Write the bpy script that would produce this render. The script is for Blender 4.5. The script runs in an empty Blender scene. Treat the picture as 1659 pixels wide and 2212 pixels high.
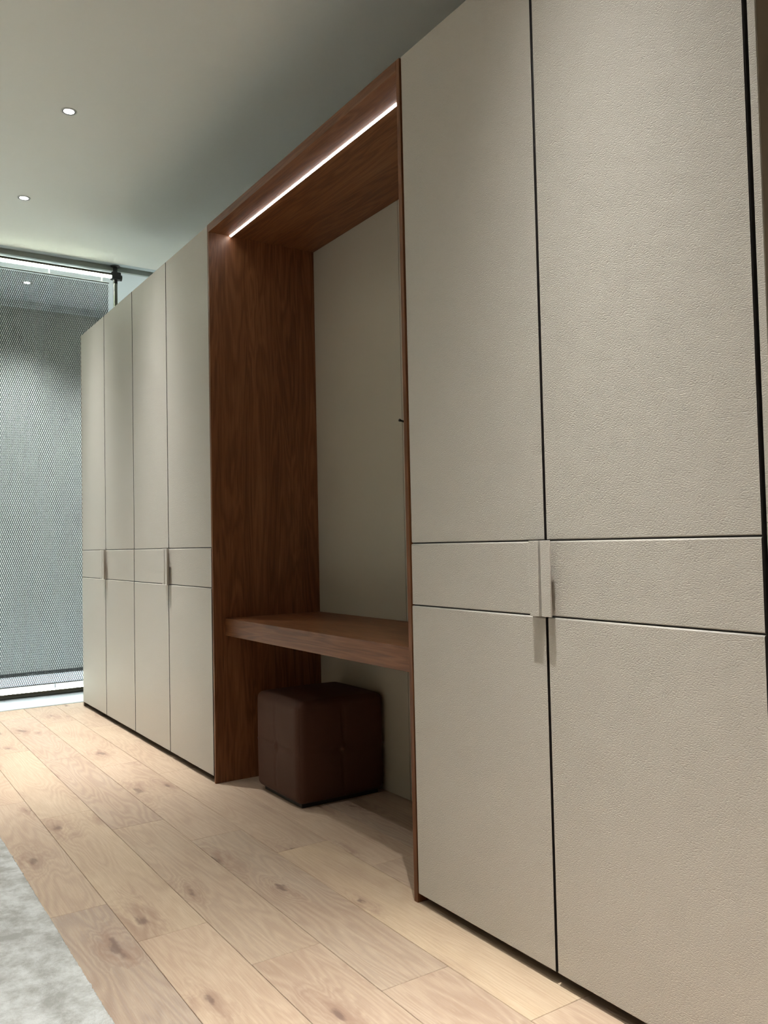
import bpy, bmesh, math, random
import numpy as np
from mathutils import Matrix, Vector

random.seed(7)
scene = bpy.context.scene
COL = scene.collection

# ------------------------------------------------------------------ camera
RIGHT = Vector((0.5500062, 0.8348842, -0.0214844))
DOWN = Vector((-0.0434157, 0.0028925, -0.9990529))
FWD = Vector((-0.8340313, 0.5504181, 0.0378379))
CAM = Vector((4.957929, -1.501962, 1.095098))
cam_data = bpy.data.cameras.new('camera')
cam_data.sensor_fit = 'HORIZONTAL'
cam_data.sensor_width = 36.0
cam_data.lens = 1818.933 / 1659.0 * 36.0
cam_data.clip_start = 0.02
camera = bpy.data.objects.new('camera', cam_data)
COL.objects.link(camera)
m = Matrix.Identity(4)
for i in range(3):
    m[i][0] = RIGHT[i]
    m[i][1] = -DOWN[i]
    m[i][2] = -FWD[i]
    m[i][3] = CAM[i]
camera.matrix_world = m
scene.camera = camera

# ------------------------------------------------------------------ world, exposure
world = bpy.data.worlds.new('world')
scene.world = world
world.use_nodes = True
world.node_tree.nodes['Background'].inputs[0].default_value = (0.6, 0.65, 0.7, 1)
world.node_tree.nodes['Background'].inputs[1].default_value = 0.02
scene.view_settings.view_transform = 'Standard'
scene.view_settings.look = 'None'
scene.view_settings.gamma = 1.0
scene.view_settings.use_curve_mapping = False
scene.view_settings.exposure = 0.9
scene.cycles.max_bounces = 5
scene.cycles.diffuse_bounces = 4
scene.cycles.glossy_bounces = 2
scene.cycles.adaptive_threshold = 0.16
scene.cycles.adaptive_min_samples = 10
scene.cycles.sample_clamp_indirect = 6.0

# light levels used by the lamp builders below
SPOT_W = 375.0            # ceiling downlights over the wardrobes
SPOT_FILL_W = 190.0       # unseen fill downlights added further into the room
SPOT_FAR_W = 340.0        # seen and added downlights of the area behind the mesh
SPOT_COL = (1.0, 0.99, 0.955)
FAR_COL = (0.86, 0.97, 1.0)
TUBE_EMIT = 22.0
NICHE_EMIT = 11.0

# ------------------------------------------------------------------ measurements (metres)
ZC = 3.39                          # ceiling
X0, S1, S2, S3, X4 = -1.213, -0.613, 0.0, 0.602, 1.2035
X4I, X5I, X5, S4, S5 = 1.219, 2.8045, 2.826, 3.414, 4.006
ZB, Z2, Z1, ZT = 0.031, 0.9055, 1.0951, 2.632
ZF = 2.594                         # underside of niche top
DEPTH = 0.565                      # niche depth
GAP = 0.0072

# ------------------------------------------------------------------ helpers
WLOC = {}


def link(o, parent=None, loc=(0, 0, 0)):
    """link at world position loc, parented or not (parents carry no rotation)"""
    COL.objects.link(o)
    loc = Vector(loc)
    WLOC[o.name] = loc
    if parent is not None:
        o.parent = parent
        o.location = loc - WLOC[parent.name]
    else:
        o.location = loc
    return o


def tag(o, label=None, category=None, group=None, kind=None):
    if label:
        o['label'] = label
    if category:
        o['category'] = category
    if group:
        o['group'] = group
    if kind:
        o['kind'] = kind
    return o


def empty(name, loc, label, category, group=None):
    o = bpy.data.objects.new(name, None)
    o.empty_display_size = 0.1
    link(o, None, loc)
    return tag(o, label, category, group)


def finish(name, bm, mat, parent=None, smooth=False, origin=None):
    """bm in world coordinates -> one mesh object with its origin at its middle"""
    bm.normal_update()
    co = np.array([v.co[:] for v in bm.verts])
    c = (co.min(0) + co.max(0)) / 2 if origin is None else np.array(origin)
    for v in bm.verts:
        v.co -= Vector(c)
    me = bpy.data.meshes.new(name)
    bm.to_mesh(me)
    bm.free()
    if smooth:
        for p in me.polygons:
            p.use_smooth = True
    me.materials.append(mat)
    o = bpy.data.objects.new(name, me)
    return link(o, parent, c)


def add_box(bm, x0, x1, y0, y1, z0, z1, bevel=0.0, seg=2):
    r = bmesh.ops.create_cube(bm, size=1.0)
    vs = r['verts']
    for v in vs:
        v.co = Vector(((x0 + x1) / 2 + v.co.x * (x1 - x0), (y0 + y1) / 2 + v.co.y * (y1 - y0), (z0 + z1) / 2 + v.co.z * (z1 - z0)))
    if bevel > 0:
        es = list({e for v in vs for e in v.link_edges})
        bmesh.ops.bevel(bm, geom=es, offset=bevel, segments=seg, profile=0.5, affect='EDGES', clamp_overlap=True)


def round_only(o):
    """smooth shading on the rounded edges, flat on the faces they join"""
    for p in o.data.polygons:
        p.use_smooth = max(abs(c) for c in p.normal) < 0.9995


def box(name, x0, x1, y0, y1, z0, z1, mat, parent=None, bevel=0.0, seg=2, smooth=None):
    bm = bmesh.new()
    add_box(bm, x0, x1, y0, y1, z0, z1, bevel, seg)
    o = finish(name, bm, mat, parent)
    if bevel > 0 and (smooth is None or smooth):
        round_only(o)
    return o


def add_prism(bm, outline, axis, a0, a1):
    """extrude a closed 2D outline along an axis: 'x' (y,z), 'y' (x,z), 'z' (x,y)"""
    def p(u, v, w):
        return {'x': (w, u, v), 'y': (u, w, v), 'z': (u, v, w)}[axis]
    a = [bm.verts.new(p(u, v, a0)) for u, v in outline]
    b = [bm.verts.new(p(u, v, a1)) for u, v in outline]
    n = len(outline)
    bm.faces.new(a)
    bm.faces.new(list(reversed(b)))
    for i in range(n):
        j = (i + 1) % n
        bm.faces.new((a[j], a[i], b[i], b[j]))
    bmesh.ops.recalc_face_normals(bm, faces=bm.faces[:])


def add_lathe(bm, cx, cy, profile, seg=32, closed_profile=False):
    """profile [(r, z)] turned round the z axis at (cx, cy)"""
    rings = []
    for r, z in profile:
        if r < 1e-6:
            rings.append([bm.verts.new((cx, cy, z))])
        else:
            rings.append([bm.verts.new((cx + r * math.cos(2 * math.pi * k / seg), cy + r * math.sin(2 * math.pi * k / seg), z)) for k in range(seg)])
    pairs = list(zip(rings, rings[1:]))
    if closed_profile:
        pairs.append((rings[-1], rings[0]))
    for a, b in pairs:
        for k in range(seg):
            j = (k + 1) % seg
            if len(a) == 1 and len(b) == 1:
                continue
            if len(a) == 1:
                bm.faces.new((a[0], b[j], b[k]))
            elif len(b) == 1:
                bm.faces.new((a[k], a[j], b[0]))
            else:
                bm.faces.new((a[k], a[j], b[j], b[k]))
    bmesh.ops.recalc_face_normals(bm, faces=bm.faces[:])


def add_tube(bm, p0, p1, r, seg=16, caps=True):
    p0, p1 = Vector(p0), Vector(p1)
    d = (p1 - p0).normalized()
    u = d.orthogonal().normalized()
    w = d.cross(u)
    rings = []
    for p in (p0, p1):
        rings.append([bm.verts.new(p + r * (math.cos(2 * math.pi * k / seg) * u + math.sin(2 * math.pi * k / seg) * w)) for k in range(seg)])
    for k in range(seg):
        j = (k + 1) % seg
        bm.faces.new((rings[0][k], rings[0][j], rings[1][j], rings[1][k]))
    if caps:
        bm.faces.new(list(reversed(rings[0])))
        bm.faces.new(rings[1])
    bmesh.ops.recalc_face_normals(bm, faces=bm.faces[:])


# ------------------------------------------------------------------ materials
def lin(r, g, b):
    def f(c):
        c /= 255.0
        return c / 12.92 if c <= 0.04045 else ((c + 0.055) / 1.055) ** 2.4
    return (f(r), f(g), f(b), 1.0)


def new_mat(name):
    mt = bpy.data.materials.new(name)
    mt.use_nodes = True
    nt = mt.node_tree
    return mt, nt, nt.nodes['Principled BSDF']


def node(nt, kind, **kw):
    n = nt.nodes.new(kind)
    for k, v in kw.items():
        setattr(n, k, v)
    return n


def plain(name, col, rough=0.5, metal=0.0, spec=0.5, noise=0.0, nscale=40.0, bump=0.0):
    mt, nt, b = new_mat(name)
    b.inputs['Roughness'].default_value = rough
    b.inputs['Metallic'].default_value = metal
    b.inputs['Specular IOR Level'].default_value = spec
    b.inputs['Base Color'].default_value = col
    tc = node(nt, 'ShaderNodeTexCoord')
    nz = node(nt, 'ShaderNodeTexNoise')
    nz.inputs['Scale'].default_value = nscale
    nz.inputs['Detail'].default_value = 4
    nt.links.new(tc.outputs['Object'], nz.inputs['Vector'])
    mx = node(nt, 'ShaderNodeMix', data_type='RGBA')
    mx.inputs[6].default_value = tuple(c * (1 - noise) for c in col[:3]) + (1,)
    mx.inputs[7].default_value = tuple(min(1, c * (1 + noise)) for c in col[:3]) + (1,)
    nt.links.new(nz.outputs['Fac'], mx.inputs[0])
    nt.links.new(mx.outputs[2], b.inputs['Base Color'])
    if bump > 0:
        bp = node(nt, 'ShaderNodeBump')
        bp.inputs['Strength'].default_value = 1.0
        bp.inputs['Distance'].default_value = bump
        nt.links.new(nz.outputs['Fac'], bp.inputs['Height'])
        nt.links.new(bp.outputs['Normal'], b.inputs['Normal'])
    return mt


def emitter(name, col, strength):
    mt, nt, b = new_mat(name)
    b.inputs['Base Color'].default_value = (0.8, 0.8, 0.8, 1)
    b.inputs['Emission Color'].default_value = col
    b.inputs['Emission Strength'].default_value = strength
    return mt


def leather(name, col, bump=0.0007, rough=0.5):
    mt, nt, b = new_mat(name)
    b.inputs['Roughness'].default_value = rough
    b.inputs['Specular IOR Level'].default_value = 0.45
    tc = node(nt, 'ShaderNodeTexCoord')
    # slow warp of the grain so the pebbles run in loose wavy rows
    wn = node(nt, 'ShaderNodeTexNoise')
    wn.inputs['Scale'].default_value = 14
    wn.inputs['Detail'].default_value = 2
    nt.links.new(tc.outputs['Object'], wn.inputs['Vector'])
    wm = node(nt, 'ShaderNodeVectorMath', operation='MULTIPLY_ADD')
    wm.inputs[1].default_value = (0.02, 0.02, 0.02)
    nt.links.new(wn.outputs['Color'], wm.inputs[0])
    nt.links.new(tc.outputs['Object'], wm.inputs[2])
    sx = node(nt, 'ShaderNodeSeparateXYZ')
    nt.links.new(wm.outputs[0], sx.inputs[0])
    xy = node(nt, 'ShaderNodeMath', operation='ADD')
    nt.links.new(sx.outputs[0], xy.inputs[0])
    nt.links.new(sx.outputs[1], xy.inputs[1])
    cb = node(nt, 'ShaderNodeCombineXYZ')
    nt.links.new(xy.outputs[0], cb.inputs[0])
    nt.links.new(sx.outputs[2], cb.inputs[1])
    mp = node(nt, 'ShaderNodeMapping')
    mp.inputs['Scale'].default_value = (215, 450, 1)
    nt.links.new(cb.outputs[0], mp.inputs['Vector'])
    vo = node(nt, 'ShaderNodeTexVoronoi', voronoi_dimensions='2D', feature='F1')
    vo.inputs['Scale'].default_value = 1.0
    nt.links.new(mp.outputs[0], vo.inputs['Vector'])
    sq = node(nt, 'ShaderNodeMath', operation='MULTIPLY')
    nt.links.new(vo.outputs['Distance'], sq.inputs[0])
    nt.links.new(vo.outputs['Distance'], sq.inputs[1])
    inv = node(nt, 'ShaderNodeMath', operation='SUBTRACT')
    inv.inputs[0].default_value = 1.0
    nt.links.new(sq.outputs[0], inv.inputs[1])
    bp = node(nt, 'ShaderNodeBump')
    bp.inputs['Strength'].default_value = 1.0
    bp.inputs['Distance'].default_value = bump
    nt.links.new(inv.outputs[0], bp.inputs['Height'])
    nt.links.new(bp.outputs['Normal'], b.inputs['Normal'])
    big = node(nt, 'ShaderNodeTexNoise')
    big.inputs['Scale'].default_value = 3
    nt.links.new(tc.outputs['Object'], big.inputs['Vector'])
    mx = node(nt, 'ShaderNodeMix', data_type='RGBA')
    mx.inputs[6].default_value = tuple(c * 0.97 for c in col[:3]) + (1,)
    mx.inputs[7].default_value = tuple(c * 1.03 for c in col[:3]) + (1,)
    nt.links.new(big.outputs['Fac'], mx.inputs[0])
    nt.links.new(mx.outputs[2], b.inputs['Base Color'])
    return mt


def wood(name, dark, mid, light, axis, rough=0.45):
    """veneer with its grain along the given axis"""
    mt, nt, b = new_mat(name)
    b.inputs['Roughness'].default_value = rough
    b.inputs['Specular IOR Level'].default_value = 0.4
    tc = node(nt, 'ShaderNodeTexCoord')
    oi = node(nt, 'ShaderNodeObjectInfo')
    ad = node(nt, 'ShaderNodeVectorMath', operation='MULTIPLY_ADD')
    ad.inputs[1].default_value = (9, 7, 5)
    nt.links.new(oi.outputs['Random'], ad.inputs[0])
    nt.links.new(tc.outputs['Object'], ad.inputs[2])

    def stretched(s_along, s_across, detail, dist=0.0):
        mp = node(nt, 'ShaderNodeMapping')
        sc = [s_across] * 3
        sc['xyz'.index(axis)] = s_along
        mp.inputs['Scale'].default_value = sc
        nt.links.new(ad.outputs[0], mp.inputs['Vector'])
        nz = node(nt, 'ShaderNodeTexNoise')
        nz.inputs['Scale'].default_value = 1.0
        nz.inputs['Detail'].default_value = detail
        nz.inputs['Distortion'].default_value = dist
        nt.links.new(mp.outputs[0], nz.inputs['Vector'])
        return nz
    broad = stretched(0.9, 9, 3, 0.6)
    fine = stretched(7, 260, 4)
    # cathedral lines: bands of the broad field
    mul = node(nt, 'ShaderNodeMath', operation='MULTIPLY')
    mul.inputs[1].default_value = 70
    nt.links.new(broad.outputs['Fac'], mul.inputs[0])
    sn = node(nt, 'ShaderNodeMath', operation='SINE')
    nt.links.new(mul.outputs[0], sn.inputs[0])
    a1 = node(nt, 'ShaderNodeMath', operation='MULTIPLY_ADD')
    a1.inputs[1].default_value = 0.09
    nt.links.new(sn.outputs[0], a1.inputs[0])
    a2 = node(nt, 'ShaderNodeMath', operation='MULTIPLY_ADD')
    a2.inputs[1].default_value = 0.55
    nt.links.new(fine.outputs['Fac'], a2.inputs[0])
    a3 = node(nt, 'ShaderNodeMath', operation='MULTIPLY')
    a3.inputs[1].default_value = 0.5
    nt.links.new(broad.outputs['Fac'], a3.inputs[0])
    nt.links.new(a3.outputs[0], a2.inputs[2])
    nt.links.new(a2.outputs[0], a1.inputs[2])
    cr = node(nt, 'ShaderNodeValToRGB')
    e = cr.color_ramp.elements
    e[0].position, e[0].color = 0.33, dark
    e[1].position, e[1].color = 0.72, light
    em = e.new(0.52)
    em.color = mid
    nt.links.new(a1.outputs[0], cr.inputs[0])
    nt.links.new(cr.outputs[0], b.inputs['Base Color'])
    bp = node(nt, 'ShaderNodeBump')
    bp.inputs['Distance'].default_value = 0.0003
    nt.links.new(fine.outputs['Fac'], bp.inputs['Height'])
    nt.links.new(bp.outputs['Normal'], b.inputs['Normal'])
    return mt


def oak_floor(name):
    mt, nt, b = new_mat(name)
    b.inputs['Roughness'].default_value = 0.5
    b.inputs['Specular IOR Level'].default_value = 0.35
    tc = node(nt, 'ShaderNodeTexCoord')
    oi = node(nt, 'ShaderNodeObjectInfo')
    ad = node(nt, 'ShaderNodeVectorMath', operation='MULTIPLY_ADD')
    ad.inputs[1].default_value = (31, 17, 11)
    nt.links.new(oi.outputs['Random'], ad.inputs[0])
    nt.links.new(tc.outputs['Object'], ad.inputs[2])

    def tex(scale, detail, dist=0.0, vec=None):
        mp = node(nt, 'ShaderNodeMapping')
        mp.inputs['Scale'].default_value = scale
        nt.links.new((vec or ad).outputs[0], mp.inputs['Vector'])
        nz = node(nt, 'ShaderNodeTexNoise', noise_dimensions='2D')
        nz.inputs['Scale'].default_value = 1.0
        nz.inputs['Detail'].default_value = detail
        nz.inputs['Distortion'].default_value = dist
        nt.links.new(mp.outputs[0], nz.inputs['Vector'])
        return nz

    def math_(op, a, bb, c=None):
        n = node(nt, 'ShaderNodeMath', operation=op)
        for i, v in enumerate((a, bb, c)):
            if v is None:
                continue
            if isinstance(v, (int, float)):
                n.inputs[i].default_value = v
            else:
                nt.links.new(v, n.inputs[i])
        return n.outputs[0]

    def mix(fac, a, bb, mode='MIX'):
        n = node(nt, 'ShaderNodeMix', data_type='RGBA', blend_type=mode)
        for i, v in ((0, fac), (6, a), (7, bb)):
            if isinstance(v, (int, float, tuple)):
                n.inputs[i].default_value = v
            else:
                nt.links.new(v, n.inputs[i])
        return n.outputs[2]

    # knots: sparse Voronoi points, stretched along the plank
    kw = tex((9, 22, 9), 4)
    kd = node(nt, 'ShaderNodeVectorMath', operation='MULTIPLY_ADD')
    kd.inputs[1].default_value = (0.16, 0.06, 0.0)
    nt.links.new(kw.outputs['Color'], kd.inputs[0])
    nt.links.new(ad.outputs[0], kd.inputs[2])
    km = node(nt, 'ShaderNodeMapping')
    km.inputs['Scale'].default_value = (1.9, 5.0, 1)
    nt.links.new(kd.outputs[0], km.inputs['Vector'])
    kv = node(nt, 'ShaderNodeTexVoronoi', voronoi_dimensions='2D')
    kv.inputs['Scale'].default_value = 1.0
    nt.links.new(km.outputs[0], kv.inputs['Vector'])
    # only some cells carry a knot
    sep = node(nt, 'ShaderNodeSeparateColor')
    nt.links.new(kv.outputs['Color'], sep.inputs[0])
    has = math_('GREATER_THAN', sep.outputs[0], 0.55)
    size = math_('MULTIPLY_ADD', sep.outputs[1], 0.09, 0.03)
    rel = math_('DIVIDE', kv.outputs['Distance'], size)
    core = node(nt, 'ShaderNodeMapRange', interpolation_type='SMOOTHSTEP')
    core.inputs['From Min'].default_value = 0.25
    core.inputs['From Max'].default_value = 1.0
    core.inputs['To Min'].default_value = 1.0
    core.inputs['To Max'].default_value = 0.0
    nt.links.new(rel, core.inputs['Value'])
    halo = node(nt, 'ShaderNodeMapRange', interpolation_type='SMOOTHSTEP')
    halo.inputs['From Min'].default_value = 0.3
    halo.inputs['From Max'].default_value = 4.5
    halo.inputs['To Min'].default_value = 1.0
    halo.inputs['To Max'].default_value = 0.0
    nt.links.new(rel, halo.inputs['Value'])
    corek = math_('MULTIPLY', core.outputs[0], has)
    halok = math_('MULTIPLY', halo.outputs[0], has)
    smear = tex((6, 26, 1), 4, 0.8)
    sm = node(nt, 'ShaderNodeMapRange')
    sm.inputs['From Min'].default_value = 0.36
    sm.inputs['From Max'].default_value = 0.62
    nt.links.new(smear.outputs['Fac'], sm.inputs['Value'])
    halos = math_('MULTIPLY', halok, sm.outputs[0])
    # growth rings: a field stretched along the plank, pushed aside by the knots
    broad = tex((0.9, 7, 1), 2, 0.2)
    fld = math_('MULTIPLY_ADD', halok, 0.22, broad.outputs['Fac'])
    rings = math_('SINE', math_('MULTIPLY', fld, 95.0), 0)
    fine = tex((9, 210, 1), 5)
    fleck = tex((26, 420, 1), 2)
    patch = tex((1.6, 4.0, 1), 3, 0.4)
    tone = node(nt, 'ShaderNodeValToRGB')
    e = tone.color_ramp.elements
    e[0].position, e[0].color = 0.0, lin(152, 137, 127)
    e[1].position, e[1].color = 1.0, lin(196, 174, 146)
    for p_, c_ in ((0.35, lin(188, 165, 142)), (0.7, lin(164, 147, 132))):
        k = e.new(p_)
        k.color = c_
    nt.links.new(oi.outputs['Random'], tone.inputs[0])
    pr = node(nt, 'ShaderNodeMapRange')
    pr.inputs['From Min'].default_value = 0.38
    pr.inputs['From Max'].default_value = 0.68
    nt.links.new(patch.outputs['Fac'], pr.inputs['Value'])
    c1 = mix(math_('MULTIPLY', pr.outputs[0], 0.5), tone.outputs[0], lin(156, 130, 112))
    rr = math_('MULTIPLY_ADD', rings, 0.5, 0.5)
    c2 = mix(math_('MULTIPLY', rr, 0.24), c1, lin(212, 194, 170))
    fr = node(nt, 'ShaderNodeMapRange')
    fr.inputs['From Min'].default_value = 0.35
    fr.inputs['From Max'].default_value = 0.7
    nt.links.new(fine.outputs['Fac'], fr.inputs['Value'])
    c3 = mix(math_('MULTIPLY', fr.outputs[0], 0.34), c2, lin(160, 134, 110))
    fk = node(nt, 'ShaderNodeMapRange')
    fk.inputs['From Min'].default_value = 0.62
    fk.inputs['From Max'].default_value = 0.75
    nt.links.new(fleck.outputs['Fac'], fk.inputs['Value'])
    c4 = mix(math_('MULTIPLY', fk.outputs[0], 0.12), c3, lin(235, 216, 190))
    c5 = mix(math_('MULTIPLY', halos, 0.75), c4, lin(146, 118, 102))
    c6 = mix(math_('MULTIPLY', corek, 0.7), c5, lin(104, 84, 76))
    nt.links.new(c6, b.inputs['Base Color'])
    bp = node(nt, 'ShaderNodeBump')
    bp.inputs['Distance'].default_value = 0.0004
    nt.links.new(fine.outputs['Fac'], bp.inputs['Height'])
    nt.links.new(bp.outputs['Normal'], b.inputs['Normal'])
    return mt


LEATHER_COL = lin(191, 186, 177)
M = {}
M['leather'] = leather('grained taupe leather', LEATHER_COL)
M['backleather'] = leather('smooth taupe leather', lin(182, 176, 160), bump=0.00012)
M['edge'] = plain('door edge lacquer', lin(46, 42, 40), 0.4)
M['carcass'] = plain('carcass melamine', lin(18, 16, 15), 0.6)
M['black'] = plain('matt black metal', lin(16, 17, 18), 0.4)
M['kick'] = plain('dark plinth', lin(58, 48, 38), 0.55)
M['endside'] = plain('taupe lacquer', lin(140, 128, 112), 0.5)
WD, WM_, WL = lin(97, 58, 31), lin(119, 74, 43), lin(137, 91, 58)
M['wood_z'] = wood('brown veneer upright grain', WD, WM_, WL, 'z')
M['wood_x'] = wood('brown veneer lengthwise grain', WD, WM_, WL, 'x')
M['oak'] = oak_floor('pale knotty oak')
M['sub'] = plain('brown subfloor', lin(92, 74, 58), 0.8)  # base slab colour, visible in the joints between planks
M['paint'] = plain('ceiling paint', lin(232, 233, 226), 0.9, noise=0.01)
M['wallpaint'] = plain('wall paint', lin(196, 192, 182), 0.9, noise=0.01)
M['farpaint'] = plain('cool white paint', lin(214, 220, 222), 0.9, noise=0.01)
M['greywall'] = plain('grey wall panel', lin(176, 178, 172), 0.8, noise=0.02, nscale=6)
M['band'] = plain('grey bulkhead paint', lin(176, 184, 178), 0.8)
M['edgestrip'] = plain('pale grey edge profile', lin(196, 208, 210), 0.4)
M['alu'] = plain('brushed aluminium', lin(150, 160, 164), 0.35, metal=0.6)
M['tile'] = plain('white floor tile', lin(206, 214, 222), 0.3, noise=0.015, nscale=5)
M['grout'] = plain('tile grout', lin(150, 156, 160), 0.8)
M['wire'] = plain('dark steel wire', lin(26, 33, 33), 0.4, metal=0.3)
M['bronze'] = plain('dark bronze tube', lin(66, 62, 50), 0.35, metal=0.5)
M['steel'] = plain('polished pole steel', lin(120, 122, 112), 0.2, metal=0.9)
M['clear'] = plain('pale hanger clip', lin(225, 235, 225), 0.4)
M['tube_light'] = emitter('tube diffuser', (0.90, 1.0, 0.80, 1), TUBE_EMIT)
M['niche_light'] = emitter('niche diffuser', (1.0, 0.97, 0.93, 1), NICHE_EMIT)
M['lamp_disc'] = emitter('downlight lens', (1.0, 0.97, 0.92, 1), 12.0)
M['lamp_disc_far'] = emitter('cool downlight lens', (0.9, 0.97, 1.0, 1), 12.0)
M['trimwhite'] = plain('white lamp trim', lin(190, 192, 186), 0.5)
M['cup'] = plain('dark lamp cup', lin(70, 70, 66), 0.3, metal=0.3)
M['pouf'] = leather('brown leather', lin(72, 40, 23), bump=0.0001, rough=0.7)
M['poufseam'] = plain('dark brown stitching', lin(46, 26, 18), 0.6)


def rug_mat():
    mt, nt, b = new_mat('pale grey pile')
    b.inputs['Roughness'].default_value = 0.95
    b.inputs['Specular IOR Level'].default_value = 0.1
    b.inputs['Sheen Weight'].default_value = 0.25
    tc = node(nt, 'ShaderNodeTexCoord')
    a = node(nt, 'ShaderNodeTexNoise')
    a.inputs['Scale'].default_value = 8
    a.inputs['Detail'].default_value = 8
    a.inputs['Roughness'].default_value = 0.75
    a.inputs['Distortion'].default_value = 0.15
    nt.links.new(tc.outputs['Object'], a.inputs['Vector'])
    cr = node(nt, 'ShaderNodeValToRGB')
    e = cr.color_ramp.elements
    e[0].position, e[0].color = 0.40, lin(164, 164, 158)
    e[1].position, e[1].color = 0.60, lin(216, 218, 216)
    nt.links.new(a.outputs['Fac'], cr.inputs[0])
    nt.links.new(cr.outputs[0], b.inputs['Base Color'])
    f = node(nt, 'ShaderNodeTexNoise')
    f.inputs['Scale'].default_value = 420
    f.inputs['Detail'].default_value = 3
    nt.links.new(tc.outputs['Object'], f.inputs['Vector'])
    bp = node(nt, 'ShaderNodeBump')
    bp.inputs['Distance'].default_value = 0.004
    nt.links.new(f.outputs['Fac'], bp.inputs['Height'])
    nt.links.new(bp.outputs['Normal'], b.inputs['Normal'])
    return mt


M['rug'] = rug_mat()

# ------------------------------------------------------------------ the shell
XR, YF, YB, XL = 7.2, -4.6, 1.25, -3.03
XE = -1.372                         # where the oak floor ends
XB = -1.845                         # where the main ceiling steps down


def struct(o, label, category):
    return tag(o, label, category, kind='structure')


floor = struct(box('floor', XL - 0.1, XR, YF, YB, -0.08, -0.013, M['sub']), 'pale knotty oak plank floor with white tiles beyond it', 'floor')
PW, PL = 0.2065, 1.305
row0 = -0.16                        # a long joint
nrow = 0
for k in range(-20, 7):
    ya, yb = row0 + k * PW, row0 + (k + 1) * PW
    if yb < YF + 0.05 or ya > YB - 0.02:
        continue
    ya, yb = max(ya, YF + 0.002), min(yb, YB - 0.002)
    off = 0.878 + 0.307 * k         # where the short joints of this row fall
    j = math.floor((XE - off) / PL)
    xa = off + j * PL
    while xa < XR:
        xb = xa + PL
        a, bb = max(xa, XE), min(xb, XR - 0.002)
        if bb - a > 0.02:
            box('plank', a + 0.0007, bb - 0.0007, ya + 0.0007, yb - 0.0007, -0.012, 0.0, M['oak'], floor, bevel=0.0011, seg=1, smooth=False)
        xa = xb
# white tiles between the oak and the far wall
for ix, (xa, xb) in enumerate(((-2.0, -1.402), (-2.6, -2.0), (XL, -2.6))):
    ya = -4.62
    while ya < YB:
        y1_, y2_ = max(ya, YF + 0.002), min(ya + 0.6, YB - 0.002)
        if y2_ - y1_ > 0.05:
            box('tile', xa + 0.001, xb - 0.001, y1_ + 0.001, y2_ - 0.001, -0.012, 0.0, M['tile'], floor, bevel=0.001, seg=1, smooth=False)
        ya += 0.6
box('grout_bed', XL, -1.402, YF + 0.01, YB - 0.01, -0.0125, -0.003, M['grout'], floor)
struct(box('trim_1', -1.401, -1.373, YF + 0.01, YB - 0.01, -0.012, 0.0015, M['alu'], None, bevel=0.001), 'thin metal strip between oak planks and white tiles', 'threshold')

struct(box('ceiling', XB, XR, YF, YB, ZC, ZC + 0.12, M['paint']), 'plain pale ceiling high above the wardrobes', 'ceiling')
struct(box('ceiling', XL - 0.1, XB - 0.031, YF, YB, ZC - 0.040, ZC + 0.12, M['farpaint']), 'cool white ceiling of the area behind the mesh curtain', 'ceiling')
struct(box('trim_2', XB - 0.03, XB - 0.001, YF + 0.01, YB - 0.01, ZC - 0.040, ZC + 0.02, M['band']), 'grey step in the ceiling behind the light tube', 'ceiling trim')
bm = bmesh.new()
prof = [(XB + 0.066 * t, ZC - 0.006 * math.sin(math.pi * t) ** 0.6) for t in [i / 10 for i in range(11)]]
add_prism(bm, prof + [(XB + 0.066, ZC + 0.002), (XB, ZC + 0.002)], 'y', YF + 0.02, YB - 0.02)
struct(finish('trim_3', bm, M['edgestrip'], smooth=False), 'slim rounded metal edge strip along the ceiling end', 'ceiling trim')
struct(box('wall_left', XL - 0.12, XL - 0.03, YF, YB, -0.08, ZC - 0.040, M['farpaint']), 'cool white wall far behind the mesh curtain', 'wall')
gw = struct(box('wall_left_panel', XL - 0.03, XL, YF + 0.01, YB - 0.01, 0.0, 3.272, M['greywall']), 'grey wall panel seen through the mesh curtain', 'wall')
gw.name = 'wall_far'
struct(box('baseboard_left', XL, XL + 0.012, YF + 0.01, YB - 0.01, 0.001, 0.03, M['black']), 'black baseboard along the far grey wall', 'baseboard')
struct(box('wall_back', XL - 0.1, XR, YB, YB + 0.1, -0.08, ZC + 0.12, M['wallpaint']), 'plain wall behind the wardrobe run', 'wall')
struct(box('wall_front', XL - 0.1, XR, YF - 0.1, YF, -0.08, ZC + 0.12, M['wallpaint']), 'plain wall opposite the wardrobe run', 'wall')
struct(box('wall_right', XR, XR + 0.1, YF, YB, -0.08, ZC + 0.12, M['wallpaint']), 'plain wall at the near end of the room', 'wall')

# ------------------------------------------------------------------ ceiling downlights


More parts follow.
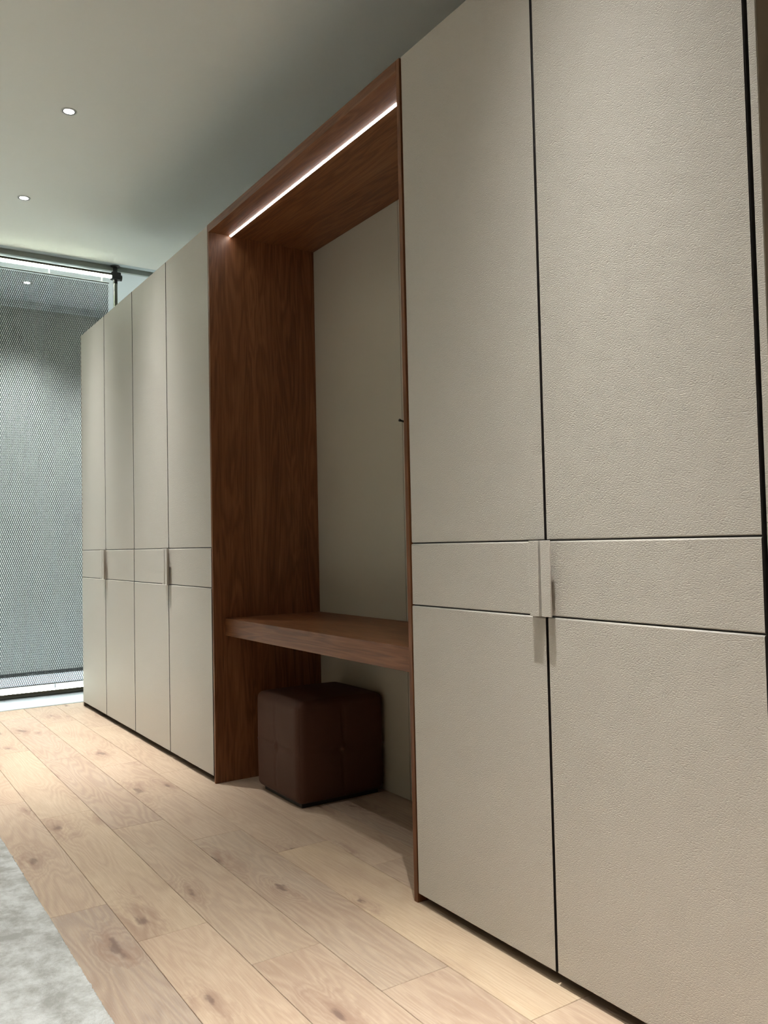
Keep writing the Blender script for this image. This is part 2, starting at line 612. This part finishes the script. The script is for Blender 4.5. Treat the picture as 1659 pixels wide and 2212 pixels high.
def downlight(x, y, z, label, watts, color, disc, beam=15.5):
    t = empty('ceiling_downlight', (x, y, z), label, 'downlight', 'recessed ceiling downlights')
    bm = bmesh.new()
    add_lathe(bm, x, y, [(0.040, z), (0.040, z - 0.0025), (0.037, z - 0.0035), (0.034, z - 0.0035), (0.034, z)], 40, True)
    finish('trim_ring', bm, M['trimwhite'], t, smooth=True)
    bm = bmesh.new()
    add_lathe(bm, x, y, [(0.0335, z - 0.0032), (0.0335, z - 0.0005), (0.0265, z - 0.0005), (0.0275, z - 0.0025)], 40, True)
    finish('cup', bm, M['cup'], t, smooth=True)
    bm = bmesh.new()
    add_lathe(bm, x, y, [(0.0, z - 0.0030), (0.018, z - 0.0029), (0.0268, z - 0.0018), (0.0268, z - 0.0006), (0.0, z - 0.0006)], 40)
    finish('lens', bm, disc, t, smooth=True)
    ld = bpy.data.lights.new('downlight_lamp', 'SPOT')
    ld.energy = watts
    ld.color = color
    ld.spot_size = math.radians(110)
    ld.spot_blend = 0.6
    # soft reflector beam: intensity falls off as a Gaussian of the angle from the lamp axis
    ld.use_nodes = True
    nt = ld.node_tree
    em = nt.nodes['Emission']
    ge = node(nt, 'ShaderNodeNewGeometry')
    sp = node(nt, 'ShaderNodeSeparateXYZ')
    nt.links.new(ge.outputs['Incoming'], sp.inputs[0])
    ab = node(nt, 'ShaderNodeMath', operation='ABSOLUTE')
    nt.links.new(sp.outputs[2], ab.inputs[0])
    ac = node(nt, 'ShaderNodeMath', operation='ARCCOSINE', use_clamp=False)
    nt.links.new(ab.outputs[0], ac.inputs[0])
    dv = node(nt, 'ShaderNodeMath', operation='DIVIDE')
    dv.inputs[1].default_value = math.radians(beam)
    nt.links.new(ac.outputs[0], dv.inputs[0])
    sq = node(nt, 'ShaderNodeMath', operation='POWER')
    sq.inputs[1].default_value = 2.0
    nt.links.new(dv.outputs[0], sq.inputs[0])
    ng = node(nt, 'ShaderNodeMath', operation='MULTIPLY')
    ng.inputs[1].default_value = -1.0
    nt.links.new(sq.outputs[0], ng.inputs[0])
    ex = node(nt, 'ShaderNodeMath', operation='EXPONENT')
    nt.links.new(ng.outputs[0], ex.inputs[0])
    nt.links.new(ex.outputs[0], em.inputs['Strength'])
    ld.shadow_soft_size = 0.022
    lo = bpy.data.objects.new('downlight_lamp', ld)
    link(lo, t, (x, y, z - 0.028))
    return t


downlight(0.471, -0.46, ZC, 'nearer of the two bright round downlights in the pale ceiling', SPOT_W, SPOT_COL, M['lamp_disc'])
downlight(-0.80, -0.45, ZC, 'farther of the two bright round downlights in the pale ceiling', SPOT_W, SPOT_COL, M['lamp_disc'])
downlight(3.65, -0.46, ZC, 'downlight over the grained double door nearest the camera', SPOT_W, SPOT_COL, M['lamp_disc'])
downlight(4.92, -0.46, ZC, 'downlight beyond the near end of the wardrobe run', SPOT_W, SPOT_COL, M['lamp_disc'])
for i, x in enumerate((0.5, 2.1, 3.7, 5.3)):
    downlight(x, -1.12, ZC, ('far', 'second', 'third', 'near')[i] + ' downlight of the row over the pale rug', SPOT_W * 0.22, SPOT_COL, M['lamp_disc'], 19.0)
for j, y in enumerate((-2.2, -3.6)):  # unseen lamps added to light the floor, which bounces onto the ceiling
    for i, x in enumerate((0.2, 2.4, 4.6)):
        downlight(x, y, ZC, ('far', 'middle', 'near')[i] + ' downlight of the ' + ('middle', 'outer')[j] + ' row added out of view deeper in the room', SPOT_FILL_W, SPOT_COL, M['lamp_disc'], 21.0)
downlight(-2.50, -0.12, ZC - 0.040, 'small bright downlight seen through the top of the mesh curtain', SPOT_FAR_W, FAR_COL, M['lamp_disc_far'], 27.0)
downlight(-2.50, 0.92, ZC - 0.040, 'added fill downlight behind the mesh curtain, hidden by the far wardrobe', SPOT_FAR_W, FAR_COL, M['lamp_disc_far'], 27.0)  # added out of sight to brighten the far ceiling
downlight(-2.50, -1.40, ZC - 0.040, 'added downlight behind the hidden half of the mesh curtain', SPOT_FAR_W, FAR_COL, M['lamp_disc_far'], 27.0)  # unseen, added to continue the far row

# ------------------------------------------------------------------ wardrobes
DT = 0.020                          # door core thickness
PT = 0.0062                         # leather pad thickness


def pad(name, x0, x1, yf, yb, za, zb, parent):
    """padded leather panel: rounded top and bottom, plain dark banding at its two ends"""
    rt, rb = 0.0042, 0.0022
    pts = [(yb, za), (yf + rb, za)]
    pts += [(yf + rb - rb * math.sin(t), za + rb - rb * math.cos(t)) for t in (0.4, 0.8, 1.2, math.pi / 2)]
    pts += [(yf + rt - rt * math.cos(t), zb - rt + rt * math.sin(t)) for t in (0, 0.2, 0.4, 0.65, 0.9, 1.2, math.pi / 2)]
    pts += [(yb, zb)]
    bm = bmesh.new()
    add_prism(bm, pts, 'x', x0, x1)
    o = finish(name, bm, M['leather'], parent)
    o.data.materials.append(M['edge'])
    for p in o.data.polygons:
        if abs(p.normal.x) > 0.9:
            p.material_index = 1
    round_only(o)
    return o


def make_door(parent, xa, xb, seam_side):
    """xa, xb outer edges; the handle sits at the seam side ('r' or 'l')"""
    a, b = xa + GAP / 2 + 0.0005, xb - GAP / 2 - 0.0005
    core = box('door', a, b, PT, PT + DT, ZB, ZT, M['edge'], parent, bevel=0.0008, seg=1)
    g = 0.0020
    for nm, za, zb, yo in (('upper_panel', Z1 + g, ZT, 0.0016), ('middle_panel', Z2 + g, Z1 - g, 0.0), ('lower_panel', ZB, Z2 - g, -0.0016)):
        pad(nm, a + 0.0004, b - 0.0004, yo, PT + 0.0003, za, zb, core)
    # folded pull: a return leg off the door edge and a flange lying over the door
    P, W, T, SG = 0.0235, 0.033, 0.0045, 0.0042
    za, zb = Z2 + 0.0005, Z1 - 0.0002
    bm = bmesh.new()
    if seam_side == 'r':
        e = xb - SG
        out = [(e, 0.001), (e, -P), (e - W, -P), (e - W, -P + T), (e - T, -P + T), (e - T, 0.001)]
    else:
        e = xa + SG
        out = [(e, 0.001), (e, -P), (e + W, -P), (e + W, -P + T), (e + T, -P + T), (e + T, 0.001)]
    add_prism(bm, out, 'z', za, zb)
    bmesh.ops.bevel(bm, geom=[ed for ed in bm.edges], offset=0.0011, segments=2, profile=0.5, affect='EDGES', clamp_overlap=True)
    h = finish('handle', bm, M['leather'], core)
    round_only(h)
    return core


def wardrobe(xa, xm, xb, label):
    t = empty('wardrobe', ((xa + xb) / 2, 0.3, 0.0), label, 'wardrobe', 'leather fronted double wardrobes')
    y0 = PT + DT + 0.0025
    box('carcass', xa + 0.001, xb - 0.001, y0, 0.60, ZB + 0.006, ZT - 0.004, M['carcass'], t)
    box('plinth', xa + 0.004, xb - 0.004, 0.060, 0.58, 0.0, ZB + 0.006, M['kick'], t)
    make_door(t, xa, xm, 'r')
    make_door(t, xm, xb, 'l')
    return t


wa = wardrobe(X0, S1, S2, 'taupe leather double wardrobe at the far end, next to the mesh curtain')
box('end_panel', X0 - 0.018, X0 - 0.0005, 0.004, 0.60, 0.0, ZT, M['endside'], wa, bevel=0.001)
wardrobe(S2, S3, X4 - 0.0006, 'taupe leather double wardrobe touching the left side of the wooden niche')
wc = wardrobe(X5 + 0.0015, S4, S5, 'large taupe leather double wardrobe nearest the camera, right of the wooden niche')
box('end_panel', 4.0135, 4.0300, 0.0, 0.60, 0.0, ZT, M['leather'], wc, bevel=0.001)
box('end_facing', 4.0301, 4.0315, 0.002, 0.60, 0.0, ZT - 0.001, M['endside'], wc)

# ------------------------------------------------------------------ wooden niche
nic = empty('wooden_niche', ((X4 + X5) / 2, 0.3, 0.0), 'tall open niche framed in brown wood between the leather wardrobes', 'niche')
YD = 0.60
box('side_panel', X4, X4I, 0.0, YD, 0.0, ZT, M['wood_z'], nic, bevel=0.0007, seg=1)
box('side_panel', X5I, X5 - 0.003, 0.0, YD, 0.0, ZT, M['wood_z'], nic, bevel=0.0007, seg=1)
box('top_panel', X4I + 0.0004, X5I - 0.0004, 0.0, YD, ZF, ZT, M['wood_x'], nic, bevel=0.0007, seg=1)
XM = 1.984
for a, b in ((X4I + 0.0006, XM - 0.0015), (XM + 0.0015, X5I - 0.0006)):
    o = box('back_panel', a, b, DEPTH, DEPTH + 0.018, 0.002, ZF - 0.0006, M['backleather'], nic, bevel=0.0015)
    o['label'] = 'taupe leather back panel'

YS = 0.056
box_desk = box('desk_top', X4I + 0.0008, X5I - 0.0008, YS, DEPTH - 0.0008, 0.681, 0.762, M['wood_x'], None, bevel=0.0015)
tag(box_desk, 'thick brown wooden desk slab spanning the niche above the pouf', 'desk')

# strip light let into the underside of the niche top
LY = 0.109
sl = empty('strip_light', ((X4I + X5I) / 2, LY, ZF), 'long thin white strip light under the niche top', 'light')
xa, xb = X4I + 0.004, X5I - 0.02
bm = bmesh.new()
add_prism(bm, [(LY - 0.0050, ZF - 0.0002), (LY - 0.0050, ZF - 0.0006), (LY + 0.0040, ZF - 0.0048), (LY + 0.0055, ZF - 0.0048), (LY + 0.0055, ZF - 0.0002)], 'x', xa, xb)
finish('channel', bm, M['cup'], sl)
bm = bmesh.new()
add_prism(bm, [(LY - 0.0046, ZF - 0.0010), (LY - 0.0044, ZF - 0.0020), (LY + 0.0036, ZF - 0.0060), (LY + 0.0040, ZF - 0.0050)], 'x', xa + 0.001, xb - 0.001)
finish('diffuser', bm, M['niche_light'], sl)

# coat hook on the back panel
hk = empty('coat_hook', (2.052, DEPTH, 1.606), 'small black coat hook on the niche back panel beside the right side panel', 'hook')
bm = bmesh.new()
add_tube(bm, (2.052, DEPTH - 0.0002, 1.604), (2.052, DEPTH - 0.006, 1.604), 0.012, 20)
finish('rosette', bm, M['black'], hk)
bm = bmesh.new()
add_tube(bm, (2.052, DEPTH - 0.005, 1.604), (2.052, 0.505, 1.614), 0.0042, 12)
add_tube(bm, (2.052, 0.508, 1.6135), (2.052, 0.502, 1.6150), 0.0058, 12)
finish('peg', bm, M['black'], hk)

# ------------------------------------------------------------------ pouf


def make_pouf():
    xa, xb, ya, yb, za, zb = 1.398, 1.812, 0.124, 0.552, 0.017, 0.440
    t = empty('pouf', ((xa + xb) / 2, (ya + yb) / 2, 0.0), 'dark brown leather cube pouf with a tufted front under the desk', 'pouf')
    N = 44
    bm = bmesh.new()
    hx, hy, hz = (xb - xa) / 2, (yb - ya) / 2, (zb - za) / 2
    cx, cy, cz = (xa + xb) / 2, (ya + yb) / 2, (za + zb) / 2
    bmesh.ops.create_cube(bm, size=2.0)
    bmesh.ops.subdivide_edges(bm, edges=bm.edges[:], cuts=N - 1, use_grid_fill=True)
    R = 0.030
    for v in bm.verts:
        u = v.co.copy()                      # in [-1, 1]
        nrm = Vector([1 if abs(abs(c) - 1) < 1e-5 else 0 for c in u])
        p = Vector((u.x * hx, u.y * hy, u.z * hz))
        # rounded corners
        r = R
        q = Vector((max(-hx + r, min(hx - r, p.x)), max(-hy + r, min(hy - r, p.y)), max(-hz + r, min(hz - r, p.z))))
        d = p - q
        if d.length > 1e-9:
            d = d.normalized() * r
        out = d.normalized() if d.length > 1e-9 else Vector()
        p = q + d
        # each side face is puffed, with stitched lines pulled in to a button
        for ax, (s, w) in enumerate((((u.y), (u.z)), ((u.x), (u.z)), ((u.x), (u.y)))):
            if abs(abs(u[ax]) - 1) > 1e-5:
                continue
            puff = 0.011 * (1 - s * s) * (1 - w * w)
            rad = math.hypot(s, w)
            if ax == 2:
                pull = 0
                puff *= 1.1
            else:
                pull = 0.011 * math.exp(-(rad / 0.09) ** 2) + 0.008 * math.exp(-(rad / 0.40) ** 2)
                pull += 0.0045 * math.exp(-(w / 0.030) ** 2) + 0.0040 * math.exp(-(s / 0.030) ** 2)
            p[ax] += math.copysign(puff - pull, u[ax])
        v.co = Vector((cx, cy, cz)) + p
    body = finish('cushion', bm, M['pouf'], t, smooth=True)
    # stitching: corner piping and the crossing seams of the sides
    for sx in (-1, 1):
        for sy in (-1, 1):
            px, py = cx + sx * (hx - R * 0.30), cy + sy * (hy - R * 0.30)
            bm = bmesh.new()
            add_tube(bm, (px, py, za + 0.022), (px, py, zb - 0.024), 0.0014, 8)
            finish('piping', bm, M['pouf'], body)
    for (bx, by, d) in ((cx, ya + 0.0135, (0, -1)), (xb - 0.0135, cy, (1, 0))):
        bm = bmesh.new()
        bmesh.ops.create_uvsphere(bm, u_segments=16, v_segments=10, radius=0.008)
        for v in bm.verts:
            v.co = Vector((bx, by, cz)) + Vector((v.co.x * (0.5 if d[0] else 1), v.co.y * (0.5 if d[1] else 1), v.co.z))
        finish('button', bm, M['poufseam'], body, smooth=True)
    box('base', xa + 0.035, xb - 0.022, ya + 0.024, yb - 0.025, 0.0, 0.024, M['black'], t, bevel=0.003)
    return t


make_pouf()

# ------------------------------------------------------------------ rug


def make_rug():
    xa, xb, ya, yb, h = -0.9, 4.55, -3.3, -0.952, 0.010
    nx, ny = 700, 40
    rng = np.random.default_rng(3)
    xs = np.linspace(xa, xb, nx + 1)
    tt = np.linspace(0, 1, ny + 1)
    ys = yb - (yb - ya) * tt ** 2.4             # finer towards the visible edge
    rag = rng.normal(0, 0.0016, nx + 1)
    V, F = [], []
    for i, x in enumerate(xs):
        for j in range(ny + 1):
            y = ys[j] + (rag[i] if j == 0 else rag[i] * 0.5 if j == 1 else 0)
            z = h + rng.normal(0, 0.0007) - (0.004 if j == 0 else 0)
            V.append((x, y, z))
    n1 = ny + 1
    for i in range(nx):
        for j in range(ny):
            F.append((i * n1 + j, i * n1 + j + 1, (i + 1) * n1 + j + 1, (i + 1) * n1 + j))
    # skirt down to the floor
    bmx = bmesh.new()
    vs = [bmx.verts.new(v) for v in V]
    for f in F:
        bmx.faces.new([vs[k] for k in f])
    edge = [e for e in bmx.edges if e.is_boundary]
    r = bmesh.ops.extrude_edge_only(bmx, edges=edge)
    for g in r['geom']:
        if isinstance(g, bmesh.types.BMVert):
            g.co.z = 0.0004
    bmesh.ops.recalc_face_normals(bmx, faces=bmx.faces[:])
    o = finish('rug', bmx, M['rug'], None, smooth=True)
    tag(o, 'pale grey mottled pile rug lying on the oak floor', 'rug')


make_rug()

# ------------------------------------------------------------------ pole frame with light tubes
XP = -1.83
fr = empty('pole_frame', (XP, 0.425, 0.0), 'black and steel floor to ceiling pole frame with lit tubes around the mesh curtain', 'frame')
TZ, TR = 3.302, 0.021
BZ = 0.027
Y2 = -1.85                          # the other pole, outside the picture
for py in (0.425, Y2):
    bm = bmesh.new()
    add_tube(bm, (XP, py, 0.012), (XP, py, ZC - 0.14), 0.0165, 24)
    finish('pole', bm, M['steel'], fr, smooth=False)
    bm = bmesh.new()
    add_lathe(bm, XP, py, [(0.0, ZC - 0.0003), (0.038, ZC - 0.0003), (0.038, ZC - 0.008), (0.030, ZC - 0.013), (0.0175, ZC - 0.016), (0.0175, ZC - 0.15), (0.0, ZC - 0.15)], 28)
    finish('ceiling_mount', bm, M['black'], fr, smooth=False)
    box('clamp', XP - 0.030, XP + 0.030, py - 0.034, py + 0.040, TZ - 0.030, TZ + 0.030, M['black'], fr, bevel=0.008, seg=3)
    bm = bmesh.new()
    add_tube(bm, (XP, py + 0.034, TZ - 0.010), (XP, py + 0.050, TZ - 0.010), 0.024, 20)
    finish('knob', bm, M['black'], fr)
    bm = bmesh.new()
    add_lathe(bm, XP, py, [(0.0, 0.0003), (0.040, 0.0003), (0.040, 0.009), (0.018, 0.014), (0.0, 0.014)], 28)
    finish('foot', bm, M['black'], fr)


def half_tube(y0, y1, z, r, up, name, lit=0.94):
    """round tube: opaque housing on one half, lit diffuser on the other"""
    n = 14
    a0 = 0.0 if up else math.pi
    for which in (0, 1):
        bm = bmesh.new()
        pts = []
        span = math.pi * lit if which else math.pi * (2 - lit)
        base = a0 + math.pi / 2 - span / 2 if which else a0 + math.pi / 2 + math.pi - span / 2
        rr = r * (0.985 if which else 1.0)
        for i in range(n + 1):
            t = base + span * i / n
            pts.append((XP + rr * math.cos(t), z + rr * math.sin(t)))
        inner = [(XP + rr * 0.55 * math.cos(base + span * i / n), z + rr * 0.55 * math.sin(base + span * i / n)) for i in range(n, -1, -1)]
        add_prism(bm, pts + inner, 'y', y0, y1)
        if which:
            o = finish('diffuser', bm, M['tube_light'], tube)
        else:
            tube = finish(name, bm, M['bronze'], fr)
    return tube


half_tube(Y2 + 0.034, 0.391, TZ, TR, False, 'light_tube')
half_tube(Y2 + 0.034, 0.391, BZ, 0.025, True, 'light_tube', 0.56)

# ------------------------------------------------------------------ mesh curtain


def make_curtain():
    ya, yb = Y2 + 0.06, 0.368
    zb, zt = 0.092, 3.236
    t = empty('mesh_curtain', (XP, (ya + yb) / 2, zb), 'dark woven wire mesh curtain stretched between two lit tubes', 'curtain')
    py, pz = 0.0070, 0.0180
    amp = 0.0098
    r_y, r_x = 0.0021, 0.0013
    n = int((yb - ya) / py)
    rows = int((zt - zb) / pz)
    ys = ya + np.arange(n + 1) * py
    V, F = [], []
    base = 0
    for k in range(rows):
        zc = zb + (k + 0.5) * pz
        zs = zc + amp * np.where((np.arange(n + 1) + k) % 2 == 0, 1.0, -1.0)
        # neighbouring wires hook over each other: the tips lean to and fro
        xs = XP + 0.0016 * np.where((np.arange(n + 1) + k) % 2 == 0, 1.0, -1.0)
        ring = np.empty((n + 1, 4, 3))
        for q, (dx, dy) in enumerate(((r_x, 0), (0, r_y), (-r_x, 0), (0, -r_y))):
            ring[:, q, 0] = xs + dx
            ring[:, q, 1] = ys + dy
            ring[:, q, 2] = zs
        V.append(ring.reshape(-1, 3))
        i = np.arange(n)[:, None] * 4 + base
        for q in range(4):
            q2 = (q + 1) % 4
            F.append(np.concatenate([i + q, i + q2, i + 4 + q2, i + 4 + q], 1))
        base += (n + 1) * 4
    V = np.concatenate(V)
    F = np.concatenate(F)
    c = np.array(((V[:, 0].min() + V[:, 0].max()) / 2, (ya + yb) / 2, (zb + zt) / 2))
    V = V - c
    me = bpy.data.meshes.new('wire_mesh')
    me.vertices.add(len(V))
    me.vertices.foreach_set('co', V.astype(np.float32).ravel())
    me.loops.add(F.size)
    me.loops.foreach_set('vertex_index', F.astype(np.int32).ravel())
    me.polygons.add(len(F))
    me.polygons.foreach_set('loop_start', np.arange(0, F.size, 4, dtype=np.int32))
    me.polygons.foreach_set('loop_total', np.full(len(F), 4, dtype=np.int32))
    me.update(calc_edges=True)
    me.validate()
    me.materials.append(M['wire'])
    o = bpy.data.objects.new('wire_mesh', me)
    link(o, t, c)
    o['kind'] = 'stuff'
    for z in (zt + 0.003, zb - 0.003):
        bm = bmesh.new()
        add_tube(bm, (XP, ya - 0.006, z), (XP, yb + 0.006, z), 0.0050, 12)
        finish('rod', bm, M['black'], t)
    y = 0.318
    while y > ya:
        bm = bmesh.new()
        add_tube(bm, (XP, y - 0.003, zt + 0.004), (XP, y - 0.003, TZ - TR + 0.001), 0.0016, 8)
        add_tube(bm, (XP, y + 0.003, zt + 0.004), (XP, y + 0.003, TZ - TR + 0.001), 0.0016, 8)
        finish('hanger', bm, M['clear'], t)
        y -= 0.40
    y = -0.058
    while y > ya:
        bm = bmesh.new()
        add_tube(bm, (XP, y, zb - 0.004), (XP, y, BZ + 0.024), 0.0028, 8)
        finish('tie', bm, M['black'], t)
        y -= 0.40


make_curtain()
